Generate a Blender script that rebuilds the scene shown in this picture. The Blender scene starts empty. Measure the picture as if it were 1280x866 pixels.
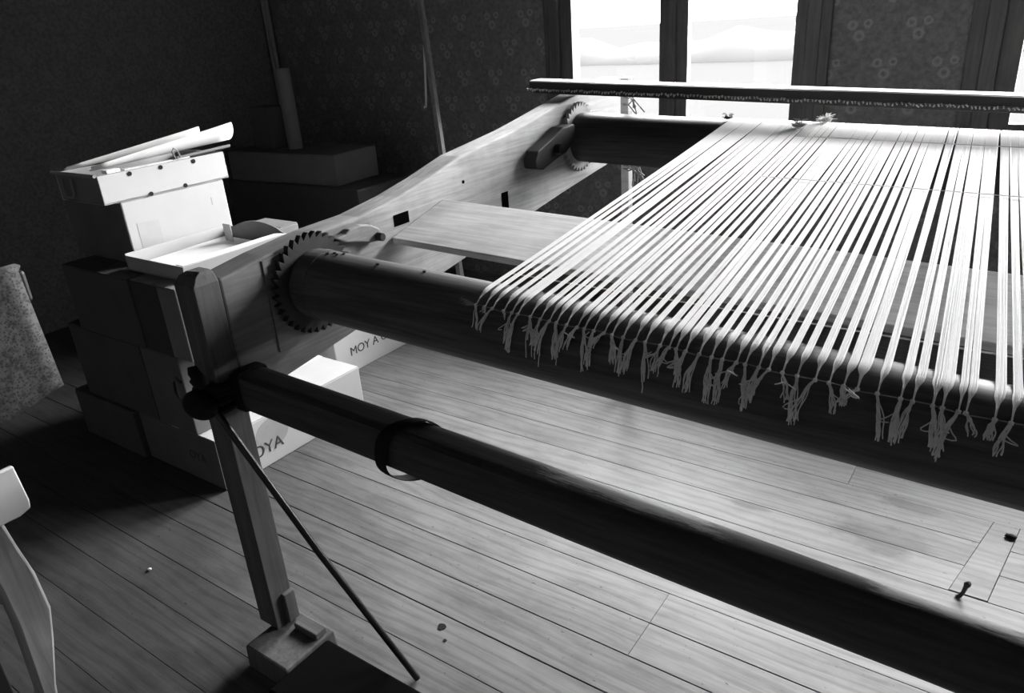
import bpy, bmesh, math, random
from mathutils import Vector, Matrix

S = bpy.context.scene
COL = S.collection
PI = math.pi
rad = math.radians
R = random.Random(7)

# ------------------------------------------------------------------ camera
cd = bpy.data.cameras.new('camera')
cam = bpy.data.objects.new('camera', cd)
COL.objects.link(cam)
cd.sensor_fit = 'HORIZONTAL'
cd.sensor_width = 36.0
cd.lens = 940.0 / 1280.0 * 36.0
cd.clip_start = 0.02
cd.clip_end = 500.0
CM = Matrix(((0.81935, -0.17680, 0.54535), (0.56935, 0.36227, -0.73797), (-0.06709, 0.91515, 0.39749)))
cam.matrix_world = Matrix.Translation((0.0, 0.0, 1.5)) @ CM.to_4x4()
S.camera = cam

# ------------------------------------------------------------------ daylight and exposure
SKY = 90.0
w = bpy.data.worlds.new('overcast_sky')
S.world = w
w.use_nodes = True
bg = w.node_tree.nodes['Background']
bg.inputs['Color'].default_value = (1.0, 1.0, 1.0, 1)
bg.inputs['Strength'].default_value = SKY
S.view_settings.view_transform = 'Standard'
S.view_settings.look = 'None'
S.view_settings.exposure = 0.0
S.view_settings.gamma = 1.0
S.view_settings.use_curve_mapping = False
S.cycles.max_bounces = 8
S.cycles.diffuse_bounces = 5
S.cycles.transparent_max_bounces = 8
S.cycles.sample_clamp_indirect = 6.0


def portal(x, z, sx, sz, y=3.99):
    # sampling portal in the window opening: gives no light of its own, only guides the sky's light
    ld = bpy.data.lights.new('window_daylight', 'AREA')
    ld.shape = 'RECTANGLE'
    ld.size, ld.size_y = sx, sz
    ld.cycles.is_portal = True
    o = bpy.data.objects.new('window_daylight', ld)
    COL.objects.link(o)
    o.location = (x, y, z)
    o.rotation_euler = (rad(-90), 0, 0)


# ------------------------------------------------------------------ materials
def NT(name):
    m = bpy.data.materials.new(name)
    m.use_nodes = True
    t = m.node_tree
    b = t.nodes['Principled BSDF']
    return m, t, b


def g(v):
    return (v, v, v, 1)


def ramp(t, fac, stops):
    n = t.nodes.new('ShaderNodeValToRGB')
    e = n.color_ramp.elements
    e[0].position, e[0].color = stops[0][0], g(stops[0][1])
    e[1].position, e[1].color = stops[-1][0], g(stops[-1][1])
    for p, v in stops[1:-1]:
        q = e.new(p)
        q.color = g(v)
    t.links.new(fac, n.inputs[0])
    return n.outputs[0]


def coords(t, scale=(1, 1, 1), kind='Object'):
    c = t.nodes.new('ShaderNodeTexCoord') if kind != 'Position' else t.nodes.new('ShaderNodeNewGeometry')
    mp = t.nodes.new('ShaderNodeMapping')
    mp.inputs['Scale'].default_value = scale
    t.links.new(c.outputs[kind], mp.inputs[0])
    return mp.outputs[0]


def noise(t, vec, scale, detail=4, rough=0.55, dist=0.0):
    n = t.nodes.new('ShaderNodeTexNoise')
    n.inputs['Scale'].default_value = scale
    n.inputs['Detail'].default_value = detail
    n.inputs['Roughness'].default_value = rough
    n.inputs['Distortion'].default_value = dist
    t.links.new(vec, n.inputs['Vector'])
    return n.outputs[0]


def mul(t, a, b):
    n = t.nodes.new('ShaderNodeMix')
    n.data_type = 'RGBA'
    n.blend_type = 'MULTIPLY'
    n.inputs[0].default_value = 1
    t.links.new(a, n.inputs[6])
    t.links.new(b, n.inputs[7])
    return n.outputs[2]


def mixc(t, fac, a, b):
    n = t.nodes.new('ShaderNodeMix')
    n.data_type = 'RGBA'
    t.links.new(fac, n.inputs[0])
    t.links.new(a, n.inputs[6])
    t.links.new(b, n.inputs[7])
    return n.outputs[2]


def math_(t, op, a, b=None, c=None):
    n = t.nodes.new('ShaderNodeMath')
    n.operation = op
    for i, v in enumerate((a, b, c)):
        if v is None:
            continue
        if isinstance(v, (int, float)):
            n.inputs[i].default_value = v
        else:
            t.links.new(v, n.inputs[i])
    return n.outputs[0]


def bump(t, b, h, strength=0.3, dist=0.002):
    n = t.nodes.new('ShaderNodeBump')
    n.inputs['Strength'].default_value = strength
    n.inputs['Distance'].default_value = dist
    t.links.new(h, n.inputs['Height'])
    t.links.new(n.outputs[0], b.inputs['Normal'])


def wood(name, lo, hi, axis=0, rough=0.6, grain=1.0, spec=0.3, knots=False, var=0.0):
    m, t, b = NT(name)
    sc = [14, 14, 14]
    sc[axis] = 0.9
    v = coords(t, sc)
    n1 = noise(t, v, 3.0 * grain, 6, 0.6, 0.8)
    sc2 = [60, 60, 60]
    sc2[axis] = 2.0
    n2 = noise(t, coords(t, sc2), 2.0, 3, 0.6)
    n3 = noise(t, coords(t), 6.0, 4, 0.6)
    c = ramp(t, n1, [(0.3, lo), (0.5, (lo + hi) / 2), (0.7, hi)])
    c = mul(t, c, ramp(t, n2, [(0.3, 0.78), (0.6, 1.0)]))
    c = mul(t, c, ramp(t, n3, [(0.3, 0.75), (0.6, 1.0)]))
    if var:
        oi = t.nodes.new('ShaderNodeObjectInfo')
        c = mul(t, c, ramp(t, oi.outputs['Random'], [(0, 1 - var), (1, 1.0)]))
    t.links.new(c, b.inputs['Base Color'])
    b.inputs['Roughness'].default_value = rough
    b.inputs['Specular IOR Level'].default_value = spec
    bump(t, b, n2, 0.25, 0.001)
    return m


def plain(name, v, rough=0.7, spec=0.3, mott=0.15, scale=12, metal=0.0):
    m, t, b = NT(name)
    n = noise(t, coords(t), scale, 5, 0.6)
    t.links.new(ramp(t, n, [(0.3, v * (1 - mott)), (0.7, v)]), b.inputs['Base Color'])
    b.inputs['Roughness'].default_value = rough
    b.inputs['Specular IOR Level'].default_value = spec
    b.inputs['Metallic'].default_value = metal
    return m


M = {}
M['rail'] = wood('pale_rail_wood', 0.36, 0.56, 1, 0.65)


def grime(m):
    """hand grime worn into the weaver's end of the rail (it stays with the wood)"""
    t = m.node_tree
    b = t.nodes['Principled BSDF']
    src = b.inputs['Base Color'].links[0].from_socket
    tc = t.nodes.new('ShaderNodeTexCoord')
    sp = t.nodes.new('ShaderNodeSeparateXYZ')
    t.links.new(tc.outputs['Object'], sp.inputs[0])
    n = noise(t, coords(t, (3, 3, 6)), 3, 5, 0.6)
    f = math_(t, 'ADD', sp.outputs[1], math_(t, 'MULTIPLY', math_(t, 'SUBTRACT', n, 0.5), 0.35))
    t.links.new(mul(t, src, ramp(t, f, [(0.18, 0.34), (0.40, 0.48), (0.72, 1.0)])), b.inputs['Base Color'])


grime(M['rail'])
M['wedge'] = wood('wedge_wood', 0.08, 0.13, 0, 0.7)
M['gear_pale'] = plain('pale_back_ratchet', 0.34, 0.5, 0.3, 0.2, 30)
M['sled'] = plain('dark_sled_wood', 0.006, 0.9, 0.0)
M['pole'] = wood('dark_pole_wood', 0.2, 0.28, 2, 0.6)
M['card_mid'] = plain('dull_cardboard', 0.13, 0.8, 0.15, 0.2, 8)
M['post'] = wood('grey_post_wood', 0.065, 0.12, 2, 0.7)
M['plank'] = wood('pale_plank_wood', 0.62, 0.80, 0, 0.6)
M['raddle'] = wood('white_raddle_wood', 0.62, 0.78, 0, 0.6)
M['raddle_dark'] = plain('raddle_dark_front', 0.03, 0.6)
M['frame'] = wood('dark_window_wood', 0.07, 0.12, 2, 0.5, spec=0.3)
M['pale_leg'] = wood('pale_leg_wood', 0.26, 0.44, 2, 0.6)
M['dark_chair'] = plain('dark_chair_wood', 0.02, 0.5)
M['iron'] = plain('dark_iron', 0.05, 0.32, 0.5, 0.3, 40, 0.9)
M['ratchet'] = plain('ratchet_metal', 0.05, 0.6, 0.1, 0.3, 30, 0.0)
M['shade_black'] = plain('hole_shade', 0.003, 0.95, 0.0)
M['rubber'] = plain('black_rubber', 0.010, 0.7, 0.12)
M['warp'] = plain('white_warp_yarn', 0.84, 0.85, 0.1, 0.06, 60)
M['yarn'] = plain('undyed_yarn_ends', 0.85, 0.9, 0.1, 0.2, 60)
M['tuft_grey'] = plain('grey_wool_tuft', 0.36, 0.95, 0.05, 0.4, 120)
M['card_white'] = plain('white_cardboard', 0.44, 0.75, 0.2, 0.06, 8)
M['card_grey'] = plain('grey_cardboard', 0.42, 0.8, 0.15, 0.15, 8)
M['card_kraft'] = plain('brown_cardboard', 0.2, 0.8, 0.15, 0.2, 8)
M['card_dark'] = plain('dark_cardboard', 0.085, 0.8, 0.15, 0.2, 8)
M['paper'] = plain('white_paper', 0.82, 0.7, 0.2, 0.05, 6)
M['tube'] = plain('grey_card_tube', 0.17, 0.7, 0.2, 0.2, 8)
M['ink'] = plain('dark_print_ink', 0.05, 0.8)
M['ink_soft'] = plain('soft_grey_print_ink', 0.32, 0.8)
M['black'] = plain('black_lacquer', 0.05, 0.4, 0.4)
M['tape'] = plain('pale_packing_tape', 0.7, 0.35, 0.5, 0.1)
M['chip'] = plain('white_chip', 0.9, 0.7)
M['ceil'] = plain('grey_ceiling', 0.22, 0.9, 0.1)
M['under'] = plain('dark_subfloor', 0.015, 0.9, 0.1)
M['pipe'] = plain('grey_pipe_paint', 0.25, 0.5, 0.4)


def m_roller(name, lo, hi, wear_x, spec=0.35):
    """dark polished wood with rubbed, paler wear at given x ranges along the upper edge"""
    m, t, b = NT(name)
    v = coords(t, (0.8, 16, 16))
    n1 = noise(t, v, 3, 5, 0.6, 0.5)
    n2 = noise(t, coords(t, (4, 60, 60)), 2, 4, 0.6)
    c = ramp(t, n1, [(0.3, lo), (0.7, hi)])
    c = mul(t, c, ramp(t, n2, [(0.3, 0.7), (0.6, 1.0)]))
    if wear_x:
        pos = t.nodes.new('ShaderNodeTexCoord')
        sx = t.nodes.new('ShaderNodeSeparateXYZ')
        t.links.new(pos.outputs['Object'], sx.inputs[0])
        tot = None
        for (cx, hw, hwy, cy, hwz, cz) in wear_x:
            dx = math_(t, 'DIVIDE', math_(t, 'ABSOLUTE', math_(t, 'SUBTRACT', sx.outputs[0], cx)), hw)
            dz = math_(t, 'DIVIDE', math_(t, 'ABSOLUTE', math_(t, 'SUBTRACT', sx.outputs[2], cz)), hwz)
            dy = math_(t, 'DIVIDE', math_(t, 'ABSOLUTE', math_(t, 'SUBTRACT', sx.outputs[1], cy)), hwy)
            e = math_(t, 'SUBTRACT', 1.0, math_(t, 'MAXIMUM', math_(t, 'MAXIMUM', dx, dy), dz))
            e = math_(t, 'MAXIMUM', e, 0.0)
            tot = e if tot is None else math_(t, 'MAXIMUM', tot, e)
        n3 = noise(t, coords(t, (7, 50, 50)), 2.2, 5, 0.7)
        f = math_(t, 'SUBTRACT', math_(t, 'ADD', math_(t, 'MULTIPLY', tot, 0.8), n3), 0.66)
        f = math_(t, 'MINIMUM', math_(t, 'MAXIMUM', math_(t, 'MULTIPLY', f, 4.0), 0.0), 1.0)
        f = math_(t, 'MULTIPLY', f, math_(t, 'GREATER_THAN', tot, 0.001))
        wc = t.nodes.new('ShaderNodeRGB')
        wc.outputs[0].default_value = g(0.55)
        c = mixc(t, f, c, wc.outputs[0])
    t.links.new(c, b.inputs['Base Color'])
    b.inputs['Roughness'].default_value = 0.48
    b.inputs['Specular IOR Level'].default_value = spec
    bump(t, b, n2, 0.3, 0.001)
    return m


M['roller'] = m_roller('dark_roller_wood', 0.065, 0.13, None, 0.08)
M['roller_back'] = m_roller('dark_back_roller_wood', 0.03, 0.06, None, 0.15)


def m_floor():
    m, t, b = NT('worn_floor_boards')
    oi = t.nodes.new('ShaderNodeObjectInfo')
    geo = t.nodes.new('ShaderNodeNewGeometry')
    # offset grain per board
    off = t.nodes.new('ShaderNodeCombineXYZ')
    t.links.new(math_(t, 'MULTIPLY', oi.outputs['Random'], 37.0), off.inputs[0])
    t.links.new(math_(t, 'MULTIPLY', oi.outputs['Random'], 11.0), off.inputs[2])
    add = t.nodes.new('ShaderNodeVectorMath')
    t.links.new(geo.outputs['Position'], add.inputs[0])
    t.links.new(off.outputs[0], add.inputs[1])

    def mp(s):
        k = t.nodes.new('ShaderNodeMapping')
        k.inputs['Scale'].default_value = s
        t.links.new(add.outputs[0], k.inputs[0])
        return k.outputs[0]
    # cathedral grain: distorted bands
    wv = t.nodes.new('ShaderNodeTexWave')
    wv.wave_type = 'BANDS'
    wv.bands_direction = 'Y'
    wv.inputs['Scale'].default_value = 9
    wv.inputs['Distortion'].default_value = 16
    wv.inputs['Detail'].default_value = 4.0
    wv.inputs['Detail Scale'].default_value = 0.7
    t.links.new(mp((0.16, 1.0, 1.0)), wv.inputs['Vector'])
    fine = noise(t, mp((3, 110, 110)), 1.6, 4, 0.65)
    blot = noise(t, mp((2.2, 5, 5)), 2.0, 5, 0.65)
    spots = noise(t, mp((16, 34, 30)), 3.0, 2, 0.5)
    c = ramp(t, blot, [(0.28, 0.115), (0.5, 0.165), (0.72, 0.195)])
    c = mul(t, c, ramp(t, wv.outputs['Fac'], [(0.0, 0.80), (0.5, 1.0)]))
    c = mul(t, c, ramp(t, fine, [(0.3, 0.78), (0.6, 1.0)]))
    c = mul(t, c, ramp(t, spots, [(0.24, 0.45), (0.30, 1.0)]))
    c = mul(t, c, ramp(t, oi.outputs['Random'], [(0, 0.86), (1, 1.0)]))
    # boards beside the loom darkened in colour to stand in for shade
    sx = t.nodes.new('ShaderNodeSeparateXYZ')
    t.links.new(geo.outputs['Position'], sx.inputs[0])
    dim_n = noise(t, mp((0.9, 2.5, 1)), 1.6, 6, 0.7)
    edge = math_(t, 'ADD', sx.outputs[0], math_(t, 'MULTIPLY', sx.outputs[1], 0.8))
    edge = math_(t, 'ADD', math_(t, 'ADD', edge, 1.35), math_(t, 'MULTIPLY', math_(t, 'SUBTRACT', dim_n, 0.5), 1.1))
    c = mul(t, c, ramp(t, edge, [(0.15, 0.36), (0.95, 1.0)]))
    # two old stains on the boards
    for (cx, cy, rx, ry) in ((-0.215, 2.085, 0.15, 0.085), (-0.17, 2.30, 0.13, 0.035), (-0.62, 2.06, 0.10, 0.018)):
        d = t.nodes.new('ShaderNodeMapping')
        d.inputs['Location'].default_value = (-cx / rx, -cy / ry, 0)
        d.inputs['Scale'].default_value = (1 / rx, 1 / ry, 0)
        t.links.new(geo.outputs['Position'], d.inputs[0])
        ln = t.nodes.new('ShaderNodeVectorMath')
        ln.operation = 'LENGTH'
        t.links.new(d.outputs[0], ln.inputs[0])
        wob = noise(t, mp((6, 9, 1)), 2.0, 3, 0.6)
        e = math_(t, 'ADD', ln.outputs[1], math_(t, 'MULTIPLY', math_(t, 'SUBTRACT', wob, 0.5), 1.3))
        c = mul(t, c, ramp(t, e, [(0.55, 0.60), (1.0, 1.0)]))
    t.links.new(c, b.inputs['Base Color'])
    b.inputs['Roughness'].default_value = 0.58
    b.inputs['Specular IOR Level'].default_value = 0.17
    bump(t, b, fine, 0.25, 0.001)
    return m


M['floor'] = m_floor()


def m_wallpaper(name, axis, base, flower):
    """printed wallpaper: staggered sprigs of three ring-shaped blossoms"""
    m, t, b = NT(name)
    geo = t.nodes.new('ShaderNodeNewGeometry')
    sp = t.nodes.new('ShaderNodeSeparateXYZ')
    t.links.new(geo.outputs['Position'], sp.inputs[0])
    U, V = sp.outputs[axis], sp.outputs[2]
    PX, PZ = 0.228, 0.30
    wob = noise(t, coords(t, kind='Position'), 90, 3, 0.6)
    tot = None
    for (ou, ov) in ((0.544 + 0.001, 0.137), (0.544 + PX / 2, 0.137 + 0.155)):
        for (du, dv, r) in ((0.0, -0.026, 0.026), (-0.030, 0.018, 0.023), (0.031, 0.022, 0.020)):
            fu = math_(t, 'SUBTRACT', math_(t, 'FRACT', math_(t, 'DIVIDE', math_(t, 'ADD', U, ou - du + 10 * PX + PX / 2), PX)), 0.5)
            fv = math_(t, 'SUBTRACT', math_(t, 'FRACT', math_(t, 'DIVIDE', math_(t, 'ADD', V, ov - dv + 10 * PZ + PZ / 2), PZ)), 0.5)
            fu = math_(t, 'MULTIPLY', fu, PX)
            fv = math_(t, 'MULTIPLY', fv, PZ)
            d = math_(t, 'SQRT', math_(t, 'ADD', math_(t, 'POWER', fu, 2.0), math_(t, 'POWER', fv, 2.0)))
            d = math_(t, 'ADD', d, math_(t, 'MULTIPLY', math_(t, 'SUBTRACT', wob, 0.5), 0.016))
            ring = math_(t, 'SUBTRACT', 1.0, math_(t, 'DIVIDE', math_(t, 'ABSOLUTE', math_(t, 'SUBTRACT', d, r * 0.62)), r * 0.42))
            ring = math_(t, 'MAXIMUM', ring, 0.0)
            tot = ring if tot is None else math_(t, 'MAXIMUM', tot, ring)
    big = noise(t, coords(t, kind='Position'), 55, 4, 0.6)
    bc = ramp(t, big, [(0.35, base * 0.75), (0.65, base * 1.15)])
    fc = t.nodes.new('ShaderNodeRGB')
    fc.outputs[0].default_value = g(flower)
    c = mixc(t, math_(t, 'MULTIPLY', tot, 0.8), bc, fc.outputs[0])
    t.links.new(c, b.inputs['Base Color'])
    b.inputs['Roughness'].default_value = 0.85
    b.inputs['Specular IOR Level'].default_value = 0.15
    return m


M['wall_x'] = m_wallpaper('flowered_wallpaper', 0, 0.17, 0.30)
M['wall_y'] = m_wallpaper('flowered_wallpaper_side', 1, 0.17, 0.21)


def m_speckle():
    m, t, b = NT('speckled_cloth')
    v = t.nodes.new('ShaderNodeTexVoronoi')
    v.inputs['Scale'].default_value = 190
    t.links.new(coords(t), v.inputs['Vector'])
    n = noise(t, coords(t), 60, 4, 0.7)
    c = ramp(t, v.outputs['Distance'], [(0.15, 0.008), (0.5, 0.05)])
    c = mul(t, c, ramp(t, n, [(0.38, 0.3), (0.55, 1.0)]))
    t.links.new(c, b.inputs['Base Color'])
    b.inputs['Roughness'].default_value = 0.95
    return m


M['speckle'] = m_speckle()


def m_glass():
    m, t, b = NT('window_glass')
    t.nodes.remove(b)
    tr = t.nodes.new('ShaderNodeBsdfTransparent')
    gl = t.nodes.new('ShaderNodeBsdfGlossy')
    gl.inputs['Roughness'].default_value = 0.02
    mx = t.nodes.new('ShaderNodeMixShader')
    fr = t.nodes.new('ShaderNodeFresnel')
    fr.inputs['IOR'].default_value = 1.3
    t.links.new(fr.outputs[0], mx.inputs[0])
    t.links.new(tr.outputs[0], mx.inputs[1])
    t.links.new(gl.outputs[0], mx.inputs[2])
    t.links.new(mx.outputs[0], t.nodes['Material Output'].inputs[0])
    return m


M['glass'] = m_glass()
M['field'] = plain('pale_winter_field', 0.0110, 0.95, 0.0, 0.04, 0.05)
M['far_tree'] = plain('hazy_hedge', 0.0165, 0.95, 0.0, 0.05, 0.2)


# ------------------------------------------------------------------ mesh helpers
class MB:
    def __init__(self):
        self.v, self.f = [], []

    def add(self, vs, fs):
        n = len(self.v)
        self.v += [tuple(p) for p in vs]
        self.f += [tuple(i + n for i in q) for q in fs]
        return self

    def box(self, x0, x1, y0, y1, z0, z1, mat=None):
        vs = [Vector(p) for p in ((x0, y0, z0), (x1, y0, z0), (x1, y1, z0), (x0, y1, z0), (x0, y0, z1), (x1, y0, z1), (x1, y1, z1), (x0, y1, z1))]
        if mat is not None:
            vs = [mat @ p for p in vs]
        return self.add(vs, [(3, 2, 1, 0), (4, 5, 6, 7), (0, 1, 5, 4), (1, 2, 6, 5), (2, 3, 7, 6), (3, 0, 4, 7)])

    def hexa(self, b, t):
        """bottom ring b and top ring t, four points each, counter-clockwise from above"""
        return self.add(list(b) + list(t), [(3, 2, 1, 0), (4, 5, 6, 7), (0, 1, 5, 4), (1, 2, 6, 5), (2, 3, 7, 6), (3, 0, 4, 7)])

    def prism(self, pts, axis, a0, a1):
        """extrude a polygon (2D) along an axis. axis 0: pts are (y, z); axis 1: (x, z)"""
        n = len(pts)
        mk = (lambda p, a: (a, p[0], p[1])) if axis == 0 else ((lambda p, a: (p[0], a, p[1])) if axis == 1 else (lambda p, a: (p[0], p[1], a)))
        vs = [mk(p, a0) for p in pts] + [mk(p, a1) for p in pts]
        fs = [tuple(range(n)), tuple(range(2 * n - 1, n - 1, -1))]
        for i in range(n):
            j = (i + 1) % n
            fs.append((i, i + n, j + n, j))
        return self.add(vs, fs)

    def loft(self, rings, caps=True):
        n = len(rings[0])
        vs = [p for r in rings for p in r]
        fs = []
        for k in range(len(rings) - 1):
            for i in range(n):
                j = (i + 1) % n
                fs.append((k * n + i, k * n + j, (k + 1) * n + j, (k + 1) * n + i))
        if caps:
            fs.append(tuple(range(n - 1, -1, -1)))
            fs.append(tuple((len(rings) - 1) * n + i for i in range(n)))
        return self.add(vs, fs)

    def tube(self, pts, r, n=6, caps=True):
        pts = [Vector(p) for p in pts]
        rs = r if isinstance(r, (list, tuple)) else [r] * len(pts)
        rings = []
        up = None
        for i, p in enumerate(pts):
            d = (pts[min(i + 1, len(pts) - 1)] - pts[max(i - 1, 0)]).normalized()
            if up is None:
                up = Vector((0, 0, 1)) if abs(d.z) < 0.9 else Vector((1, 0, 0))
            s = d.cross(up)
            if s.length < 1e-6:
                s = d.orthogonal()
            s.normalize()
            u = s.cross(d).normalized()
            up = u
            rings.append([p + (s * math.cos(2 * PI * k / n) + u * math.sin(2 * PI * k / n)) * rs[i] for k in range(n)])
        return self.loft(rings, caps)

    def build(self, name, mat, parent=None, bevel=0.0, smooth=False, off=None):
        me = bpy.data.meshes.new(name)
        o = Vector((0, 0, 0))
        if parent is not None:
            o = Vector(ORG.get(parent.name, (0, 0, 0)))
        elif off is not None:
            o = Vector(off)
        me.from_pydata([tuple(Vector(p) - o) for p in self.v], [], self.f)
        bm = bmesh.new()
        bm.from_mesh(me)
        bmesh.ops.recalc_face_normals(bm, faces=bm.faces)
        bm.to_mesh(me)
        bm.free()
        me.materials.append(mat)
        if smooth:
            me.polygons.foreach_set('use_smooth', [True] * len(me.polygons))
            me.set_sharp_from_angle(angle=rad(smooth if smooth is not True else 45))
        ob = bpy.data.objects.new(name, me)
        COL.objects.link(ob)
        if parent is not None:
            ob.parent = parent
            ORG[ob.name] = tuple(o)
        else:
            ob.location = o
            ORG[ob.name] = tuple(o)
        if bevel:
            bv = ob.modifiers.new('bevel', 'BEVEL')
            bv.width = bevel
            bv.segments = 2
            bv.limit_method = 'ANGLE'
        return ob


ORG = {}


def thing(name, label, cat, loc, group=None):
    o = bpy.data.objects.new(name, None)
    o.empty_display_size = 0.05
    COL.objects.link(o)
    o.location = loc
    ORG[o.name] = tuple(loc)
    tag(o, label, cat, group)
    return o


def tag(o, label, cat, group=None):
    o['label'] = label
    o['category'] = cat
    if group:
        o['group'] = group
    return o


def struct(o):
    o['kind'] = 'structure'
    return o


def lettering(text, size, mat, parent, loc, rot, name='lettering', bold=0.0):
    cu = bpy.data.curves.new(name, 'FONT')
    cu.body = text
    cu.size = size
    cu.extrude = 0.0004
    cu.offset = bold
    cu.align_x = 'LEFT'
    cu.materials.append(mat)
    src = bpy.data.objects.new(name + '_curve', cu)
    COL.objects.link(src)
    dg = bpy.context.evaluated_depsgraph_get()
    me = bpy.data.meshes.new_from_object(src.evaluated_get(dg))
    bpy.data.objects.remove(src)
    o = bpy.data.objects.new(name, me)
    COL.objects.link(o)
    o.parent = parent
    o.location = Vector(loc) - Vector(ORG.get(parent.name, (0, 0, 0)))
    o.rotation_euler = rot
    ORG[o.name] = (0, 0, 0)
    return o


# ------------------------------------------------------------------ room
XL, XR, YF, YB, ZC = -4.65, 2.4, -2.2, 3.70, 2.75
WT = 0.30
W1 = (-2.325, -0.935)
W2 = (-0.300, 1.09)
SILL, HEAD = 0.88, 2.50

wb = MB()
for x0, x1 in ((XL - WT, W1[0]), (W1[1], W2[0]), (W2[1], XR + WT)):
    wb.box(x0, x1, YB, YB + WT, -0.05, ZC)
for W in (W1, W2):
    wb.box(W[0], W[1], YB, YB + WT, -0.05, SILL)
    wb.box(W[0], W[1], YB, YB + WT, HEAD, ZC)
struct(wb.build('wall_back', M['wall_x']))
struct(MB().box(XL - WT, XL, YF, YB, -0.05, ZC).build('wall_left', M['wall_y']))
struct(MB().box(XR, XR + WT, YF, YB, -0.05, ZC).build('wall_right', M['wall_y']))
struct(MB().box(XL - WT, XR + WT, YF - WT, YF, -0.05, ZC).build('wall_front', M['wall_x']))
struct(MB().box(XL - WT, XR + WT, YF - WT, YB + WT, ZC, ZC + 0.15).build('ceiling', M['ceil']))

# windows: a double casement each
for k, W in enumerate((W1, W2)):
    e = bpy.data.objects.new('window_%d' % (k + 1), None)
    COL.objects.link(e)
    e.location = (W[0], YB, SILL)
    ORG[e.name] = tuple(e.location)
    struct(e)
    x0, x1 = W
    f = MB()
    y0, y1 = YB - 0.02, YB + 0.07
    for a, b_ in ((x0 - 0.005, x0 + 0.055), (x1 - 0.055, x1 + 0.005)):
        f.box(a, b_, y0, y1, SILL, HEAD)
    f.box(x0, x1, y0, y1, HEAD - 0.06, HEAD)
    f.box(x0, x1, y0, y1, SILL, SILL + 0.05)
    f.build('window_frame', M['frame'], e, 0.004)
    MB().box(x0 - 0.03, x1 + 0.03, YB - 0.05, YB + 0.10, SILL - 0.035, SILL).build('window_sill', M['frame'], e, 0.006)
    xm = (x0 + x1) / 2 + (0.002 if k == 0 else 0)
    for (a, b_) in ((x0 + 0.055, xm), (xm, x1 - 0.055)):
        c = MB()
        st = 0.072
        lo, hi = (a, a + (0.078 if a == xm else st)), (b_ - (0.070 if b_ == xm else 0.055), b_)
        c.box(lo[0], lo[1], YB + 0.005, YB + 0.05, SILL + 0.05, HEAD - 0.06)
        c.box(hi[0], hi[1], YB + 0.005, YB + 0.05, SILL + 0.05, HEAD - 0.06)
        c.box(lo[1], hi[0], YB + 0.005, YB + 0.05, SILL + 0.05, SILL + 0.10)
        c.box(lo[1], hi[0], YB + 0.005, YB + 0.05, HEAD - 0.13, HEAD - 0.06)
        cs = c.build('casement', M['frame'], e, 0.003)
        MB().box(lo[1], hi[0], YB + 0.026, YB + 0.029, SILL + 0.10, HEAD - 0.13).build('pane', M['glass'], cs)
    # moulded cover strip on the meeting stiles
    MB().box(xm - 0.018, xm + 0.022, YB - 0.012, YB + 0.008, SILL + 0.05, HEAD - 0.06).build('meeting_strip', M['frame'], e, 0.004)
    portal((x0 + x1) / 2, (SILL + HEAD) / 2, x1 - x0 + 0.05, HEAD - SILL + 0.05, YB + WT + 0.02)
# plain cover boards beside the windows
for i, (a, b_) in enumerate(((W1[1] + 0.005, W1[1] + 0.05), (W2[0] - 0.06, W2[0] - 0.005), (W1[0] - 0.03, W1[0] - 0.005))):
    struct(MB().box(a, b_, YB - 0.022, YB, SILL - 0.03, HEAD + 0.05).build('trim_%d' % (i + 1), M['frame'], None, 0.004))

# floor: separate boards on a dark sub-floor
fl = struct(MB().box(XL - 0.1, XR + 0.1, YF - 0.1, YB + 0.1, -0.09, -0.03).build('floor', M['under']))
PITCH = 0.1303
known = {0: [-0.665], -1: [-0.664], 4: [], 5: []}
j0 = int((YF - 1.425) / PITCH) - 1
j1 = int((YB - 1.425) / PITCH) + 1
PATCH_X = lambda y: (-0.038 + (y - 1.886) * 0.19, 0.058 + (y - 1.886) * 0.13)
for j in range(j0, j1 + 1):
    ya, yb = 1.425 + j * PITCH, 1.425 + (j + 1) * PITCH
    ya, yb = max(ya, YF), min(yb, YB)
    if yb - ya < 0.01:
        continue
    cuts = [XL]
    if j in known and known[j]:
        cuts += known[j]
    elif j in (7,):
        cuts += [-0.371]
    else:
        cuts += [R.uniform(-4.2, -2.9), R.uniform(0.5, 1.6)]
    cuts.append(XR)
    cuts = sorted(cuts)
    gap = R.choice((0.0002, 0.0005, 0.001, 0.0016))
    if j in (0, -1, -2, 5):
        gap = (0.0022 if j != 5 else 0.0018)
    for a, b_ in zip(cuts[:-1], cuts[1:]):
        dz = R.uniform(-0.0012, 0.0)
        pieces = [(a, b_, None, None)]
        if 4 <= j <= 6 and a < 0.0 < b_:
            pl, ph = PATCH_X(ya), PATCH_X(yb)
            pieces = [(a, None, None, (pl[0], ph[0])), (None, b_, (pl[1], ph[1]), None)]
        for (p, q, lft, rgt) in pieces:
            e = 0.0008
            xa0 = p + e if lft is None else lft[0] + 0.0003
            xa1 = p + e if lft is None else lft[1] + 0.0003
            xb0 = q - e if rgt is None else rgt[0] - 0.0003
            xb1 = q - e if rgt is None else rgt[1] - 0.0003
            c = 0.0009
            y0, y1 = ya + gap, yb - 0.0005
            mb = MB()
            bt = [(xa0, y0, -0.03), (xb0, y0, -0.03), (xb1, y1, -0.03), (xa1, y1, -0.03)]
            md = [(xa0, y0, dz - c), (xb0, y0, dz - c), (xb1, y1, dz - c), (xa1, y1, dz - c)]
            tp = [(xa0, y0 + c, dz), (xb0, y0 + c, dz), (xb1, y1 - c, dz), (xa1, y1 - c, dz)]
            mb.loft([bt, md, tp])
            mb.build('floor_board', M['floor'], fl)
ya, yb = 1.425 + 4 * PITCH, 1.425 + 7 * PITCH
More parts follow.
